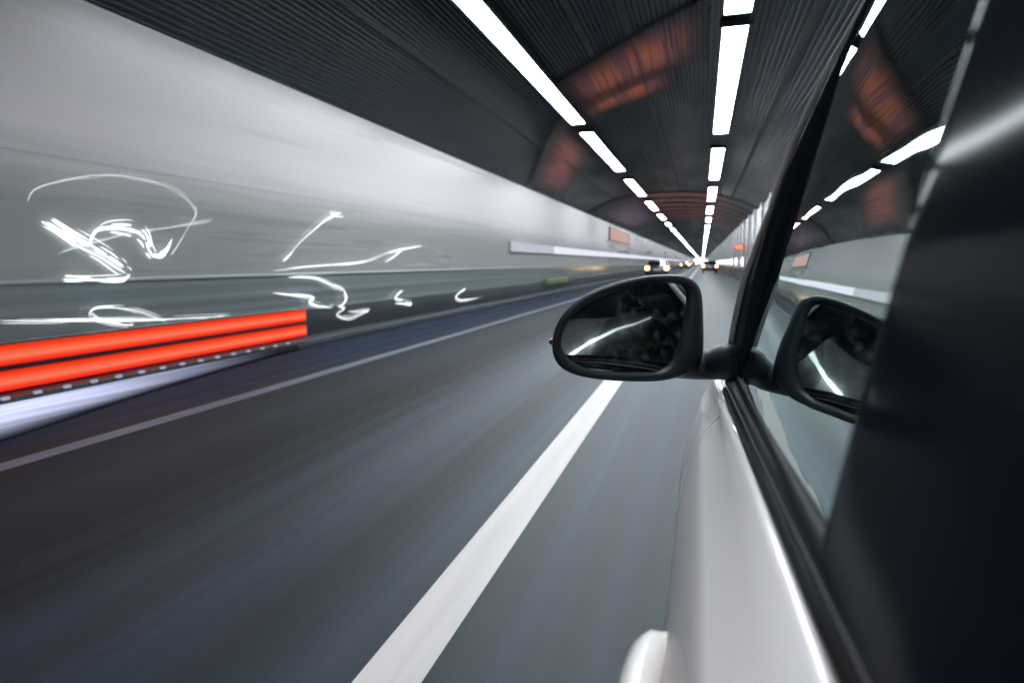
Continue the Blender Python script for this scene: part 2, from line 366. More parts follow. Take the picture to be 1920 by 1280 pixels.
def glow_arch(x0, x1, y0, y1, mat, label, n=1, step=0.0, w=None, skew=0.0):  # glow painted as emissive sheets, with no fitting behind them
    t = empty('amber_glow_arch', ((x0 + x1) / 2, y0, ceil_z((x0 + x1) / 2)), label, 'ceiling glow', 'painted arcs of amber glow across the ceiling')
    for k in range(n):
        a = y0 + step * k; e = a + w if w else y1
        sh = mesh('glow_sheet', *ceil_sheet(x0, x1, a, e, drop=.034, skew=skew), M[mat], t)
        nv = len(sh.data.vertices) // 2; uv = sh.data.uv_layers.new(name='lens')  # UVs for the painted glow
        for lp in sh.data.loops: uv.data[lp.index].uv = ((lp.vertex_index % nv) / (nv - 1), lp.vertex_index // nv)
glow_arch(-2.9, -.04, 9.0, 11.6, 'amber_sheet', 'dim orange red ribbed glow arc on the ceiling between the lamp rows, nearest the camera', skew=3.6)
glow_arch(-2.9, -.6, 11.9, 13.6, 'amber_sheet', 'narrower dim orange ribbed glow arc on the ceiling just beyond the nearest arc', skew=2.4)
glow_arch(-5.85, -3.36, 15.0, 20.5, 'amber_sheet', 'dim brown orange ribbed glow band on the ceiling left of the left lamp row', skew=6.5)
glow_arch(-5.85, -3.42, 34.0, 56.0, 'purple_sheet', 'dim purple ribbed glow on the ceiling above the red wall panel')
glow_arch(-4.2, 2.3, 33.6, 0, 'amber_sheet', 'dim orange and purple glow arcs across the ceiling far ahead', n=7, step=3.0, w=1.7)
# ------------------------------------------------------------------ ceiling lamps
def ceiling_lamp(x, y0, y1, label, group, w=.17):
    z = ceil_z(x) - .02
    t = empty('ceiling_lamp', (x, (y0 + y1) / 2, z), label, 'lamp', group)
    V, F = boxes((x - w - .05, x - w, y0, y1, z - .09, z), (x + w, x + w + .05, y0, y1, z - .09, z), (x - w, x + w, y0, y1, z - .03, z),
                 (x - w - .05, x + w + .05, y0 - .05, y0, z - .09, z), (x - w - .05, x + w + .05, y1, y1 + .05, z - .09, z))
    mesh('housing', V, F, M['fixture'], t)
    V, F = boxes((x - w + .003, x + w - .003, y0 + .003, y1 - .003, z - .085, z - .033)); mesh('diffuser', V, F, M['lamp'], t)
LAMPS = {'left': (-3.08, [(-24, -17), (7.0, 15.9)] , 17.0, 'over the left lane'),
         'right': (.33, [(-20.5, -13.4), (-.4, 9.35)], 9.85, 'over the lane line')}
for side, (x, first, start, where) in LAMPS.items():
    segs = list(first); y = start
    while y < Y1 - 10:
        segs.append((y, y + 7.7 - min(2.9, max(0, y - 12) * .07))); y += 10.0
    seen = [s for s in segs if s[1] > 7.5]
    for s in segs:
        if s in seen:
            i = seen.index(s)
            if i < 8: lb = '%s ceiling lamp strip from the camera in the row %s' % (ORD[i], where)
            else: lb = 'tiny far ceiling lamp in the row %s, deep in the tunnel' % where
        else: lb = 'long ceiling lamp behind the camera in the row %s' % where
        ceiling_lamp(x, s[0], s[1], lb, 'ceiling lamps in the row ' + where)

# ------------------------------------------------------------------ lamps on the walls
y = 19.5; i = 0
while y < 240:
    L = 6.0
    t = empty('wall_lamp', (-5.93, y + L / 2, 1.75), ('%s bluish white strip lamp along the left wall' % ORD[i]) if i < 6 else 'far bluish white strip lamp deep along the left wall', 'lamp', 'strip lamps along the left wall')
    V, F = boxes((-6.0, -5.93, y, y + L, 1.58, 1.94)); mesh('housing', V, F, M['trim'], t)
    V, F = boxes((-5.93, -5.89, y + .05, y + L - .05, 1.61, 1.91)); mesh('lens', V, F, M['wall_lamp' if i else 'wall_lamp_soft'], t, bevel=.015)
    y += L + .12; i += 1
y = 26.0; i = 0
while y < 230:
    t = empty('wall_lamp', (XR - .1, y, 1.3), ('%s round bluish white lamp on the right wall' % ORD[i]) if i < 6 else 'far round bluish white lamp deep along the right wall', 'lamp', 'round lamps along the right wall')
    mesh('lens', *wheel_rings(XR - .24, XR - .12, y, 1.3, [(0, .06), (.15, .2), (.6, .26), (1, .28)], 16), M['spot_lamp'], t, smooth=True)
    mesh('housing', *wheel_rings(XR - .12, XR, y, 1.3, [(0, .3), (1, .32)], 16), M['fixture'], t)
    y += 7.5; i += 1

P = spline([(-5.93, -5.3, 2.05), (-5.93, -4.7, 2.52), (-5.93, -4.2, 2.86), (-5.93, -3.6, 3.2), (-5.93, -2.9, 3.3)], 6)
t = empty('wall_lamp', (-5.95, -4.2, 2.8), 'slanting white strip lamp added behind the camera for the streak in the door mirror', 'lamp')  # added lamp, slanted to put a streak in the door mirror
mesh('lens', *tube(P, .055, 10), M['mirror_streak_lamp'], t, smooth=True)
mesh('housing', *tube([Vector(p) + Vector((-.05, 0, 0)) for p in P], .06, 10), M['fixture'], t, smooth=True)  # housing of the added mirror streak lamp

# ------------------------------------------------------------------ red tail light trails and blue-white light smear on the left, as glowing solids
rb = empty('tail_light_trail', (-5.95, 4.8, .33), 'pair of red tail light trails built as long glowing bars on the dark plinth of the left wall', 'lamp')  # trail of passing tail lights, given an added solid body and housing
V, F = boxes((-5.95, -5.90, .6, 8.4, .09, .56)); mesh('housing', V, F, M['gloss_black'], rb, bevel=.02)  # added body for the red trails
for (z0, z1) in ((.345, .53), (.12, .30)):
    V, F = boxes((-5.90, -5.83, .7, 8.33, z0, z1)); ln = mesh('red_trail', V, F, M['red_trail'], rb, bevel=.034)
kl = empty('kerb_light_smear', (-5.5, 5, 0), 'low cool white smear of light along the kerb with a row of small lit ticks below the red trails', 'lamp')  # light pool on the shoulder, built as an added emissive sheet
V, F = boxes((-5.66, -5.58, 1.0, 7.9, -.02, .115)); mesh('housing', V, F, M['fixture'], kl, bevel=.01)  # added body for the light smear
def kl_x(y): return -5.5 + 1.0 * max(0, (7.6 - y) / 5.2) ** 1.5
ny, nx = 40, 8; V, F = [], []
for j in range(ny + 1):
    y = 1.1 + 6.6 * j / ny
    for i in range(nx + 1):
        u = i / nx; V.append((-5.58 + (kl_x(y) + 5.58) * u, y, .06 * (1 - u) ** 2 + .008))
for j in range(ny):
    for i in range(nx): F.append((j*(nx+1) + i, j*(nx+1) + i + 1, (j+1)*(nx+1) + i + 1, (j+1)*(nx+1) + i))
ln = mesh('lens', V, F, M['light_pool'], kl, smooth=True)
uv = ln.data.uv_layers.new(name='lens')  # UVs for the painted light pool
for lp in ln.data.loops: uv.data[lp.index].uv = ((lp.vertex_index % (nx + 1)) / nx, (lp.vertex_index // (nx + 1)) / ny)
for k in range(24):
    y1 = 1.3 + .27 * k
    V, F = boxes((-5.6, -5.565, y1 - .05, y1 + .02, .1, .128)); mesh('glow_tick', V, F, M['tick'], kl, bevel=.01)

# ------------------------------------------------------------------ looping white light trails, added as glowing tubes on the left wall
def wall_trail(polys, r, label, mat='tube', X=-5.955):
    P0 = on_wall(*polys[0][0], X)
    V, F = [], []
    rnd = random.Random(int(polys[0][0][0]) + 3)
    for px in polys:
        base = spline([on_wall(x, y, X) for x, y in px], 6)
        for off, wd in ((0, .42), (1.4, .24), (-1.8, .2), (2.9, .14)):       # a main trail with thinner, interrupted ones beside it
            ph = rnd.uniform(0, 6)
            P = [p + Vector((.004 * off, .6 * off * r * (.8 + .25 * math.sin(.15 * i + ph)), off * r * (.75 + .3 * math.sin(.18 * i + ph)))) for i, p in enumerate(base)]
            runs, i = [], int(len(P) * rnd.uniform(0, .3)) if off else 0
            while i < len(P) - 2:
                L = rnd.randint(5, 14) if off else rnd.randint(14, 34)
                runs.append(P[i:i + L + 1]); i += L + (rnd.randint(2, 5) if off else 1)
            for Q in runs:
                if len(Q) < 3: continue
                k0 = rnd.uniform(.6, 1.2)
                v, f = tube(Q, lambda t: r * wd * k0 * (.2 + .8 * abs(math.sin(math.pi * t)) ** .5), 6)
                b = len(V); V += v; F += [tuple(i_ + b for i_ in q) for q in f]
    o = mesh('light_trail', V, F, M[mat], org=P0, smooth=True)
    tag(o, label, 'light tube', 'looping white light trails on the left wall')  # added tubes, standing in for light trails
wall_trail([[(52, 378), (62, 358), (92, 345), (150, 334), (205, 329), (250, 333), (300, 345), (342, 366), (362, 386), (366, 404), (352, 428), (338, 452), (322, 478)]], .011, 'thin white light trail arching in a big open loop on the left wall', 'trail_dim')
wall_trail([[(78, 415), (105, 432), (150, 463), (188, 482), (218, 502), (240, 516), (228, 524), (180, 525), (118, 523)], [(96, 412), (132, 436), (172, 461), (205, 480), (232, 500)]], .022, 'thick white light trail slanting down in a hooked double stroke inside the big loop')
wall_trail([[(168, 458), (176, 438), (190, 429), (222, 428), (252, 433), (270, 446), (279, 468), (290, 481), (308, 476), (318, 462)]], .032, 'thickest white light trail bent like a small wave inside the big loop')
wall_trail([[(108, 476), (150, 462), (192, 450), (225, 442), (262, 434), (330, 425), (398, 413)]], .010, 'thin white light trail crossing the big loop in a long flat curve', 'trail_dim')
wall_trail([[(640, 398), (625, 405), (607, 416), (588, 432), (562, 455), (543, 478), (531, 489)], [(618, 398), (630, 404), (644, 408)]], .014, 'short white light trail slanting up to a small knot, right of the big loop')
wall_trail([[(512, 508), (580, 500), (650, 495), (690, 488), (730, 475), (760, 466), (790, 462)], [(722, 492), (738, 482), (756, 467)]], .013, 'flat white light trail with a blade shaped knot, near the middle of the wall')
wall_trail([[(540, 520), (590, 522), (625, 535), (643, 546), (649, 562), (638, 575)], [(512, 549), (560, 554), (588, 558), (580, 567), (600, 574), (624, 578)], [(634, 571), (645, 579), (632, 590), (657, 597), (691, 583), (652, 584)]], .016, 'tangled white light trail in several hooks just above the end of the red trails', X=-5.92)
wall_trail([[(770, 527), (740, 535)], [(756, 544), (745, 553), (742, 560), (758, 565), (771, 570), (741, 569)]], .018, 'small white light trail squiggle low on the wall, right of the tangled one', X=-5.92)
wall_trail([[(873, 541), (862, 549), (855, 557), (866, 563), (904, 558)]], .016, 'smallest white light trail hook low on the wall, nearest the door mirror', X=-5.92)
wall_trail([[(312, 604), (270, 588), (230, 578), (182, 578), (169, 586), (182, 598), (212, 606), (250, 610)], [(0, 601), (100, 602), (200, 601), (320, 598), (430, 592)]], .011, 'long white light trail with a narrow loop just above the red trails', X=-5.92)

# ------------------------------------------------------------------ signs and cabinet on the walls
sg = empty('wall_sign', (-5.95, 47, 3.1), 'large glowing red panel high on the left wall by the ceiling', 'sign')
V, F = boxes((-6.0, -5.92, 42, 54, 2.7, 3.6)); mesh('frame', V, F, M['fixture'], sg)
V, F = boxes((-5.92, -5.9, 42.2, 53.8, 2.76, 3.54)); mesh('lit_face', V, F, M['red_sign'], sg)
sg = empty('wall_sign', (XR - .2, 42, 2.2), 'small glowing red sign on the right wall beside the dark windscreen pillar', 'sign')
V, F = boxes((XR - .6, XR, 42, 42.08, 2.05, 2.4)); mesh('frame', V, F, M['fixture'], sg)
V, F = boxes((XR - .57, XR - .11, 41.97, 41.998, 2.09, 2.36)); mesh('lit_face', V, F, M['tail_soft'], sg)
V, F = boxes((-5.95, -5.8, 24, 28, .38, .6)); 
cb = empty('wall_cabinet', (-5.95, 26, .4), 'low yellow green cabinet on the plinth of the left wall', 'cabinet')
mesh('cabinet_body', V, F, M['green_box'], cb, bevel=.01)
V, F = boxes((-5.8, -5.785, 24.1, 25.95, .41, .57), (-5.8, -5.785, 26.05, 27.9, .41, .57)); mesh('cabinet_door', V, F, M['green_box'], cb)

# ------------------------------------------------------------------ cars far ahead, seen from behind
def far_car(x, y, label, lens, core, wid=1.78, hgt=1.45):
    t = empty('car', (x, y, 0), label, 'car', 'cars driving ahead in the tunnel')
    h = wid / 2
    st = [(0, .45, .8, .96), (.05, .35, .95, 1), (.9, .28, .98, 1), (2.9, .28, .95, 1), (3.9, .3, .8, .98), (4.2, .4, .65, .85)]
    rings = [[(x - h*k, y+dy, z0), (x + h*k, y+dy, z0), (x + h*k*1.02, y+dy, (z0+z1)/2), (x + h*k*.94, y+dy, z1), (x - h*k*.94, y+dy, z1), (x - h*k*1.02, y+dy, (z0+z1)/2)] for dy, z0, z1, k in st]
    mesh('body', *loft(rings), M['dark_car'], t, bevel=.04)
    st = [(.12, .94, .98, .86), (.55, .94, hgt - .04, .74), (1.4, .94, hgt, .72), (2.0, .94, hgt - .03, .72), (2.9, .9, .99, .86)]
    rings = [[(x - h*.88, y+dy, z0), (x + h*.88, y+dy, z0), (x + h*k, y+dy, z1), (x - h*k, y+dy, z1)] for dy, z0, z1, k in st]
    mesh('roof', *loft(rings), M['dark_car'], t, bevel=.03)
    V = [(x - h*.74, y + .14, 1.03), (x + h*.74, y + .14, 1.03), (x + h*.66, y + .47, hgt - .1), (x - h*.66, y + .47, hgt - .1)]
    mesh('rear_window', V, [(0, 1, 2, 3)], M['dark_glass'], t)
    V, F = boxes((x - h*.98, x + h*.98, y - .1, y + .1, .36, .58)); mesh('bumper', V, F, M['black_plastic'], t, bevel=.03)
    V, F = boxes((x - .26, x + .26, y - .02, y, .66, .78)); mesh('number_plate', V, F, M['plate'], t)
    for s in (-1, 1):
        a, b = sorted((x + s*h*.62, x + s*h*.98))
        V, F = boxes((a, b, y - .06, y + .06, .66, .98)); tl = mesh('tail_lamp', V, F, M[lens], t, bevel=.02)
        c = (a + b) / 2
        V, F = boxes((c - .12, c + .12, y - .075, y - .055, .72, .92)); mesh('lamp_core', V, F, M[core], tl, bevel=.008)
        for wy in (.85, 3.35):
            wx = x + s*(h - .19)
            wo = mesh('wheel', *wheel_rings(wx - .1, wx + .1, y + wy, .32, [(0, .24), (.05, .32), (.95, .32), (1, .24)], 20), M['tyre'], t)
            ox = wx + s*.1
            mesh('rim', *wheel_rings(ox - .012, ox + .012, y + wy, .32, [(0, .2), (1, .2)], 16), M['rim'], wo)
far_car(-3.3, 49, 'dark car with two bright amber tail lamps in the left lane, nearest', 'amber', 'tail_core')
far_car(.85, 76, 'dark car with red tail lamps in the right lane, between mirror and windscreen pillar', 'tail', 'tail_core')
far_car(-3.25, 128, 'small dark car with amber tail lamps behind the nearest left lane car', 'amber', 'tail_core')
far_car(-2.6, 205, 'tiny distant car with red tail lamps far down the left lane', 'tail', 'tail_core')

# ------------------------------------------------------------------ the white car the camera rides along
CX = .95
car = empty('white_car', (CX, .4, 0), 'white car close on the right with black door mirror and shiny side window', 'car')
def belt_z(y):
    if y < 1.2: return 1.085 - .055 * max(y, -.3)
    return 1.019 - .05 * (y - 1.2) - .08 * max(0, y - 1.7) ** 2 * 2
def taper(y):
    t = 0.0
    if y > 1.3: t += .22 * ((y - 1.3) / 1.0) ** 2.2
    if y < -1.2: t += .15 * ((-1.2 - y) / .8) ** 2
    return t
def side_profile(y):
    zb = belt_z(y); xb = (.072 - .024 * y if y > -.3 else .0792) ; t = taper(y)
    fl = .0
    if y > .98: fl = .008 * math.exp(-((y - 1.5) / .28) ** 2)      # flared front wing
    P = [(xb + .01, zb + .004), (xb - .006, zb), (xb - .013, zb - .005), (.036, zb - .026), (.0115, zb - .0525), (.0075, zb - .0575), (.0035, zb - .066), (-.006, zb - .095), (-.0175, zb - .135), (-.0255 - fl*.6, zb - .19), (-.027 - fl, zb - .28), (-.02 - fl, zb - .42),
         (-.019 - fl*.8, .58), (-.02 - fl*.6, .54), (-.021 - fl*.5, .5), (-.0215 - fl*.5, .46), (-.022 - fl*.4, .42), (-.02, .38), (-.012, .34), (0.0, .3), (.02, .26), (.04, .23), (.06, .2)]
    return [(x + t, z) for x, z in P]
def mirror_x(V): return [(2 * CX - x, y, z) for x, y, z in V]
def panel(name, y0, y1, mat, both=True, n=14, lip=.012):
    rings = []
    ys = [y0 + (y1 - y0) * i / n for i in range(n + 1)]
    def ring(y, off): return [(x + off, y, z) for x, z in side_profile(y)]
    rings.append(ring(y0 + .003, lip)); rings.append(ring(y0, .003))
    rings += [ring(y, 0) for y in ys[0:1]] if False else []
    rings.append(ring(y0 + .004, 0)); rings += [ring(y, 0) for y in ys[1:-1]]; rings.append(ring(y1 - .004, 0))
    rings.append(ring(y1, .003)); rings.append(ring(y1 - .003, lip))
    V, F = loft(rings, closed=False)
    F = [f for f in F if not any(math.hypot(sum(V[i][1] for i in f) / 4 - wy, sum(V[i][2] for i in f) / 4 - .31) < .36 for wy in (1.5, -1.25))]
    a = mesh(name, V, F, mat, car, smooth=True)
    mesh(name, mirror_x(V), [tuple(reversed(f)) for f in F], mat, car, smooth=True)
    return a
front_door = panel('front_door', .235, 1.045, M['car_white'])
panel('front_wing', 1.052, 2.3, M['car_white'], n=48)
rear_door = panel('rear_door', -.72, .228, M['car_white'])
panel('rear_wing', -2.0, -.727, M['car_white'], n=48)

# bonnet, nose and tail
def cross(y, dz=0.0, n=12, crown=.05, inset=.004):
    x0 = side_profile(y)[1][0] + inset; x1 = 2 * CX - x0; z = belt_z(y) + dz
    return [(x0 + (x1 - x0) * i / n, y, z + crown * (1 - (2 * i / n - 1) ** 2) - .006) for i in range(n + 1)]
mesh('bonnet', *loft([cross(1.06 + 1.22 * i / 12) for i in range(13)], closed=False), M['car_white'], car, smooth=True)
def nose_ring(z, out):
    x0 = side_profile(2.3)[7][0] + .0; pts = []
    for i in range(13):
        u = 2 * i / 12 - 1
        pts.append((CX + u * (CX - x0), 2.3 + out * (1 - u * u) ** .5 if abs(u) < 1 else 2.3, z))
    return pts
mesh('front_bumper', *loft([nose_ring(.2, .02), nose_ring(.35, .12), nose_ring(.55, .13), nose_ring(.75, .1), nose_ring(.88, .0)], closed=False), M['car_white'], car, smooth=True)
V, F = boxes((CX - .5, CX + .5, 2.4, 2.44, .42, .6)); mesh('grille', V, F, M['black_plastic'], car, bevel=.02)
for s in (-1, 1):
    V, F = boxes((CX + s*.68 - .14, CX + s*.68 + .14, 2.26, 2.375, .66, .8)); mesh('headlight', V, F, M['lens_clear'], car, bevel=.04)
def tail_ring(z, out): return [(x, -2.0 - out * max(0, 1 - ((x - CX) / .8) ** 2), z) for x in [CX - .8 + 1.6 * i / 12 for i in range(13)]]
mesh('tailgate', *loft([tail_ring(.25, .03), tail_ring(.5, .1), tail_ring(.8, .06), tail_ring(1.09, 0)], closed=False), M['car_white'], car, smooth=True)
for s in (-1, 1):
    V, F = boxes((CX + s*.68 - .09, CX + s*.68 + .09, -2.1, -1.98, .75, 1.03)); mesh('tail_lamp', V, F, M['amber_lens'], car, bevel=.03)

# greenhouse: side surface x(z), pillars, glass, roof
XZ = [(1.02, .058), (1.10, .068), (1.16, .0755), (1.21, .0825), (1.29, .094), (1.36, .107), (1.45, .128), (1.5, .143), (1.57, .168), (1.62, .2)]
def side_x(z):
    for (z0, x0), (z1, x1) in zip(XZ, XZ[1:]):
        if z <= z1: return x0 + (x1 - x0) * (z - z0) / (z1 - z0)
    return XZ[-1][1]
def blend(points, z):
    for a, b in zip(points, points[1:]):
        if z <= b[2]:
            t = (z - a[2]) / (b[2] - a[2]); return Vector(a).lerp(Vector(b), t)
    return Vector(points[-1])
A_OUT = [(.046, 1.225, 1.02), (.049, 1.167, 1.111), (.052, 1.135, 1.152), (.061, 1.075, 1.226), (.088, .993, 1.328), (.105, .931, 1.407), (.133, .87, 1.482), (.162, .823, 1.541), (.2, .77, 1.61)]
A_IN = [(.064, 1.02, 1.03), (.073, .945, 1.139), (.075, .906, 1.187), (.0775, .86, 1.245), (.086, .81, 1.307), (.100, .763, 1.367), (.119, .719, 1.421), (.141, .668, 1.485), (.165, .60, 1.55)]
A_OUT = [(x + .009, y, z) for x, y, z in A_OUT]
A_IN = [(x, y + .1, z) for x, y, z in A_IN]
ZS = [1.03 + .02 * i for i in range(27)]        # up to z = 1.55
def a_out(z): return blend(A_OUT, z)
def a_in(z): return blend(A_IN, z)
# front pillar: rounded black frame between windscreen and side window
rows = []
for i in range(28):
    z = 1.0 + .0215 * i
    o = a_out(max(1.02, z)); n_ = a_in(max(1.03, z)); o.z = z; n_.z = z
    mid1 = o.lerp(n_, .3) + Vector((-.002, 0, 0)); mid2 = o.lerp(n_, .75) + Vector((-.003, 0, 0))
    rows.append([Vector((o.x + .05, o.y + .035, z)), Vector((o.x + .006, o.y + .012, z)), o, mid1, mid2, n_ + Vector((-.003, .004, 0)), n_ + Vector((.002, -.004, 0)), n_ + Vector((.02, 0, 0))])
V, F = loft(rows, closed=False)
ap = mesh('front_pillar', V, F, M['pillar'], car, smooth=True)
mesh('front_pillar', mirror_x([tuple(v) for v in V]), [tuple(reversed(f)) for f in F], M['gloss_black'], car, smooth=True)
st = [a_out(1.04 + .0205 * i) for i in range(27)]
mesh('edge_strip', *tube([p + Vector((-.003, .004, 0)) for p in st], .006, 8), M['car_white'], ap, smooth=True)
# front side window
def window_pane(name, yr, yf, parent, z0f, bow=.003):
    rws = []
    nz, ny = 30, 24
    for i in range(nz + 1):
        r = []
        for j in range(ny + 1):
            u = j / ny; zlo = z0f(yr(1.1) * (1 - u) + yf(1.1) * u); z = zlo + (1.56 - zlo) * i / nz
            y = yr(z) * (1 - u) + yf(z) * u
            r.append((side_x(z) + .004 - bow * math.sin(math.pi * u), y, z))
        rws.append(r)
    V, F = loft(rws, closed=False)
    a = mesh(name, V, F, M['glass'], parent, smooth=True)
    return a
fw = window_pane('side_window', lambda z:   .342 - .16 * (z - 1.1), lambda z: a_in(z).y + .01, front_door, lambda y: belt_z(y) + .035)
rwn = window_pane('side_window', lambda z: -.62 + .5 * (z - 1.1), lambda z: .13 - .09 * (z - 1.1), rear_door, lambda y: belt_z(y) + .035)
# centre pillar
rows = []
for i in range(26):
    z = 1.103 + .019 * i; x = side_x(z); yf = .353 - .16 * (z - 1.1); yb = .1 - .09 * (z - 1.1)
    rows.append([(x + .02, yf + .002, z), (x + .002, yf + .002, z), (x - .002, yf - .003, z), (x - .0042, yf - .01, z), (x - .005, yf - .018, z), (x - .0052, yf - .03, z), (x - .0055, yf - .07, z), (x - .0065, yf - .13, z), (x - .006, yb + .012, z), (x - .004, yb + .003, z), (x + .002, yb, z), (x + .02, yb, z)])
V, F = loft(rows, closed=False)
mesh('centre_pillar', V, F, M['pillar'], car, smooth=True)
# window sill mouldings: black rubber with ridges that catch the light
def moulding(y0, y1, parent):
    rws = []
    n = 24
    for i in range(n + 1):
        y = y0 + (y1 - y0) * i / n; zb = belt_z(y); xb = .072 - .024 * y if y > -.3 else .0792
        xg = side_x(zb + .04)
        P = [(xb + .008, zb - .004), (xb - .003, zb + .001), (xb - .004, zb + .006), (xb, zb + .011), (xb + .0035, zb + .012), (xb + .003, zb + .016), (xb + .0005, zb + .019), (xb + .001, zb + .024), (xb + .005, zb + .027), (xg - .002, zb + .0285), (xg - .003, zb + .033), (xg - .0015, zb + .037), (xg + .006, zb + .038)]
        rws.append([(x, y, z) for x, z in P])
    V, F = loft(rws, closed=False)
    return mesh('sill_moulding', V, F, M['rubber'], parent, smooth=True)
moulding(.18, 1.14, front_door); moulding(-.72, .177, rear_door)
def strip(y0, y1, dx, dz, r, parent):
    P = []
    for i in range(25):
        y = y0 + (y1 - y0) * i / 24; zb = belt_z(y); xb = .072 - .024 * y
        P.append((xb + dx, y, zb + dz))
    return mesh('bright_strip', *tube(P, r, 8), M['chrome'], parent, smooth=True)
strip(.18, 1.1, .0022, .0185, .0022, front_door); strip(-.25, .177, .0022, .0185, .0022, rear_door)
# roof, windscreens, far side glass
def roof_ring(y, z, crown): 
    x0 = side_x(1.56) ; x1 = 2*CX - x0
    return [(x0 + (x1 - x0) * i / 12, y, z + crown * (1 - (2*i/12 - 1) ** 2)) for i in range(13)]
mesh('roof', *loft([roof_ring(.82, 1.555, .03), roof_ring(.5, 1.585, .05), roof_ring(0, 1.6, .06), roof_ring(-.8, 1.59, .06), roof_ring(-1.5, 1.56, .04)], closed=False), M['car_white'], car, smooth=True)
rl = mesh('roof_rail', *tube([(side_x(1.575) + .012, y, 1.565 if y < .5 else 1.565 - .1 * (y - .5)) for y in [.85 - 2.35 * i / 20 for i in range(21)]], .022, 10), M['gloss_black'], car, smooth=True)
mesh('windscreen', *loft([[(.1 + (2*CX - .2) * i / 12, 1.19 + .12 * (1 - (2*i/12 - 1) ** 2), 1.03) for i in range(13)], [(.18 + (2*CX - .36) * i / 12, .82 + .05 * (1 - (2*i/12 - 1) ** 2), 1.56) for i in range(13)]], closed=False), M['glass'], car, smooth=True)
mesh('rear_window', *loft([[(.2 + (2*CX - .4) * i / 12, -1.97, 1.08) for i in range(13)], [(.22 + (2*CX - .44) * i / 12, -1.5, 1.56) for i in range(13)]], closed=False), M['dark_glass'], car)
mesh('far_side_windows', *loft([[(2*CX - side_x(z), y, z) for z in (1.05, 1.2, 1.35, 1.56)] for y in (-1.6, -.6, .4, .85)], closed=False), M['dark_glass'], car, smooth=True)
mesh('quarter_panel', *loft([[(side_x(z) + .002, y, z) for z in (1.06, 1.2, 1.35, 1.56)] for y in (-.6, -1.2, -1.7)], closed=False), M['car_white'], car, smooth=True)
V, F = boxes((.15, 1.75, -1.9, 1.1, .28, .36)); mesh('cabin_floor', V, F, M['interior'], car)
rings = [[(.16, 1.2, z), (1.74, 1.2, z)] for z in (.4,)]
V, F = boxes((.16, 1.74, .78, 1.16, .5, 1.0)); mesh('dashboard', V, F, M['interior'], car, bevel=.08)
V, F = boxes((.12, .16, -.6, 1.0, .3, 1.02)); mesh('door_lining', V, F, M['interior'], car, bevel=.01)
tor = [(.5 + .0, .62, 1.0)]
R_ = .18; P = [(.5 + R_ * math.cos(a), .66 + .3 * R_ * math.sin(a), .95 + .9 * R_ * math.sin(a)) for a in [2 * math.pi * i / 32 for i in range(33)]]
mesh('steering_wheel', *tube(P, .015, 8, flat=Vector((0, 1, -.3))), M['interior'], car, smooth=True)
for sx in (.5, 1.38):
    sb = mesh('seat', *boxes((sx - .24, sx + .24, -.35, .2, .42, .58), (sx - .24, sx + .24, -.52, -.34, .5, 1.12)), M['seat'], car, bevel=.06)
    mesh('headrest', *boxes((sx - .12, sx + .12, -.55, -.45, 1.15, 1.34)), M['seat'], sb, bevel=.04)
V, F = boxes((.2, 1.7, -1.45, -1.2, .45, 1.1)); mesh('rear_seat', V, F, M['seat'], car, bevel=.06)
# wheels
for wy in (1.5, -1.25):
    for s in (-1, 1):
        fx = .0 if s < 0 else 2 * CX
        wx0, wx1 = (fx, fx + .2) if s < 0 else (fx - .2, fx)
        prof = [(0, .2), (.0, .25), (.1, .31), (.9, .31), (1, .25), (1, .2)]
        wo = mesh('wheel', *wheel_rings(wx0, wx1, wy, .31, prof), M['tyre'], car)
        a, b = (wx0 - .004, wx0 + .03) if s < 0 else (wx1 - .03, wx1 + .004)
        mesh('rim', *wheel_rings(a, b, wy, .31, [(0, .19), (1, .2)]), M['rim'], wo)
        ax = -.006 if s < 0 else 2 * CX + .006
        P = [(ax + (.02 if s < 0 else -.02) * abs(math.cos(t)) ** 3, wy + .365 * math.cos(t), .31 + .365 * math.sin(t)) for t in [-.2 + (math.pi + .4) * i / 36 for i in range(37)]]
        mesh('wheel_arch', *tube(P, .02, 8, flat=Vector((1, 0, 0))), M['black_plastic'], car, smooth=True)
# front door handle 
def handle(y0, y1, zc, parent):
    n = 16; rings = []
    for i in range(n + 1):
        u = i / n; y = y0 + (y1 - y0) * u
        lift = .026 * math.sin(math.pi * u) ** .3 if 0 < u < 1 else .0
        hh = .026 * (math.sin(math.pi * u) ** .3 if 0 < u < 1 else .3) + .003
        cx = -.012 - lift
        rings.append([(cx + .017 * math.cos(2*math.pi*k/10), y, zc + hh * math.sin(2*math.pi*k/10)) for k in range(10)])
    mesh('door_handle', *loft(rings), M['car_white'], parent, smooth=True)
handle(.36, .56, .90, front_door)
handle(-.62, -.42, .90, rear_door)

# ------------------------------------------------------------------ door mirror
d = sight(1175, 620); MP = EYE + d * (1.09 / d.y)
ma = math.radians(30)
MN = Vector((math.sin(ma), -math.cos(ma), .075)).normalized()
HOUS = [(1318, 560), (1316, 540), (1308, 525), (1292, 518), (1262, 514), (1230, 515), (1195, 519), (1160, 527), (1125, 539), (1092, 556), (1065, 577), (1046, 600), (1036, 625), (1033, 650), (1036, 672), (1046, 688), (1065, 700), (1095, 708), (1130, 713), (1180, 716), (1225, 716), (1255, 713), (1285, 704), (1310, 692), (1320, 670), (1320, 620)]
GLS = [(1294, 552), (1292, 537), (1284, 531), (1269, 529), (1248, 530), (1227, 533), (1200, 537), (1174, 543), (1150, 550), (1128, 558), (1104, 570), (1083, 584), (1068, 600), (1058, 620), (1053, 640), (1054, 655), (1063, 668), (1078, 680), (1098, 690), (1120, 695), (1160, 697), (1230, 698), (1248, 692), (1262, 676), (1274, 650), (1286, 605)]
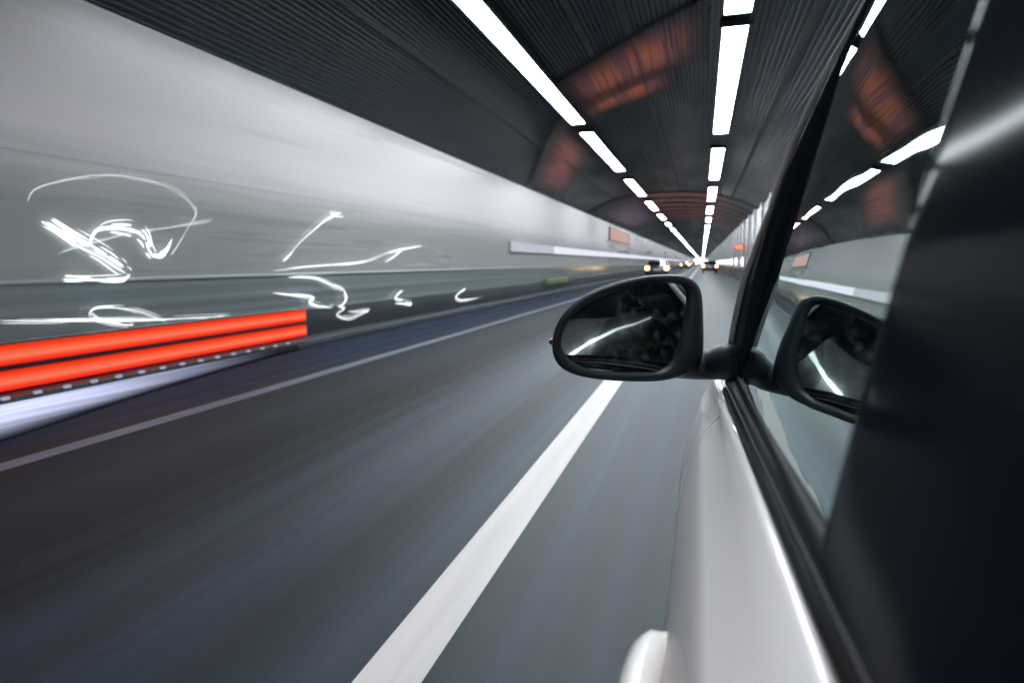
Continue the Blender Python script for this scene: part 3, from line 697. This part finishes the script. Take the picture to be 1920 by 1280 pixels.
def resample(px, n=72):
    P = [Vector((x, y)) for x, y in px]; P.append(P[0]); L = [0]
    for a, b in zip(P, P[1:]): L.append(L[-1] + (b - a).length)
    # by angle about the centre so both outlines correspond
    c = Vector((1178, 622)); out = []
    for k in range(n):
        a = 2 * math.pi * k / n; dr = Vector((math.cos(a), math.sin(a))); best = None
        for p, q in zip(P, P[1:]):
            e = q - p; den = dr.x * (-e.y) + dr.y * e.x
            if abs(den) < 1e-9: continue
            r = p - c; t = (r.x * (-e.y) + r.y * e.x) / den; s = (dr.x * r.y - dr.y * r.x) / den
            if t > 0 and -1e-6 <= s <= 1 + 1e-6: best = c + dr * t
        out.append(best)
    return out
ho = [on_plane(p.x, p.y, MP, MN) for p in resample(HOUS)]; go = [on_plane(p.x, p.y, MP, MN) for p in resample(GLS)]
def smooth_loop(P, it=2):
    for _ in range(it): P = [(P[i-1] + P[i] * 2 + P[(i+1) % len(P)]) / 4 for i in range(len(P))]
    return P
ho = smooth_loop(ho); go = smooth_loop(go)
hc = sum(ho, Vector()) / len(ho)
FW = Vector((-.12, 1, 0)).normalized()
def sec(depth, sc, base=None):
    return [hc + (p - hc) * sc + FW * depth for p in (base or ho)]
inner = [p - MN * .012 for p in go]
rim0 = [g + (h - g) * .12 for g, h in zip(go, ho)]
rings = [inner, rim0, [g + (h - g) * .55 + MN * .004 for g, h in zip(go, ho)], [g + (h - g) * .9 + MN * .002 for g, h in zip(go, ho)], sec(.004, 1.0), sec(.02, 1.0), sec(.05, .985), sec(.08, .93), sec(.105, .82), sec(.122, .66), sec(.132, .42), sec(.136, .15)]
V, F = loft(rings, closed=True, cap=False); F.append(tuple(range((len(rings)-1)*72, len(rings)*72)))
hous = mesh('mirror_housing', V, F, M['black_plastic'], front_door, smooth=True)
gi = [p - MN * .0075 for p in go]; gc = sum(gi, Vector()) / len(gi)
V = [gc + MN * .002] + [gc + (p - gc) * .6 + MN * .0013 for p in gi] + gi
F = [(0, 1 + k, 1 + (k + 1) % 72) for k in range(72)] + [(1 + k, 73 + k, 73 + (k + 1) % 72, 1 + (k + 1) % 72) for k in range(72)]
mesh('mirror_glass', V, F, M['mirror'], hous, smooth=True)
# arm to the door
a0 = on_plane(1270, 682, MP + FW * .04, MN); a1 = on_plane(1318, 684, MP + FW * .05, MN); a2 = Vector((.045, 1.165, 1.075)); a3 = Vector((.09, 1.14, 1.075))
P = spline([a0, a1, a2, a3], 6); rings = []
for i, p in enumerate(P):
    u = i / (len(P) - 1); hz = .026 + .016 * u ** 2; hy = .035 + .015 * u
    rings.append([p + Vector((0, hy * math.cos(2*math.pi*k/16), hz * math.sin(2*math.pi*k/16))) for k in range(16)])
mesh('mirror_arm', *loft(rings), M['black_plastic'], hous, smooth=True)
tip = on_plane(1034, 640, MP + FW * .03, MN)
rings = []
for i in range(7):
    u = i / 6; p = tip + Vector((.012 * u + .004, .0 + .05 * u, .0)); r = .016 * math.sin(math.pi * (.1 + .8 * u))
    rings.append([p + Vector((-.008 * abs(math.cos(2*math.pi*k/10)) , .004 * math.cos(2*math.pi*k/10), r * math.sin(2*math.pi*k/10))) for k in range(10)])
mesh('turn_signal', *loft(rings), M['amber_lens'], hous, smooth=True)
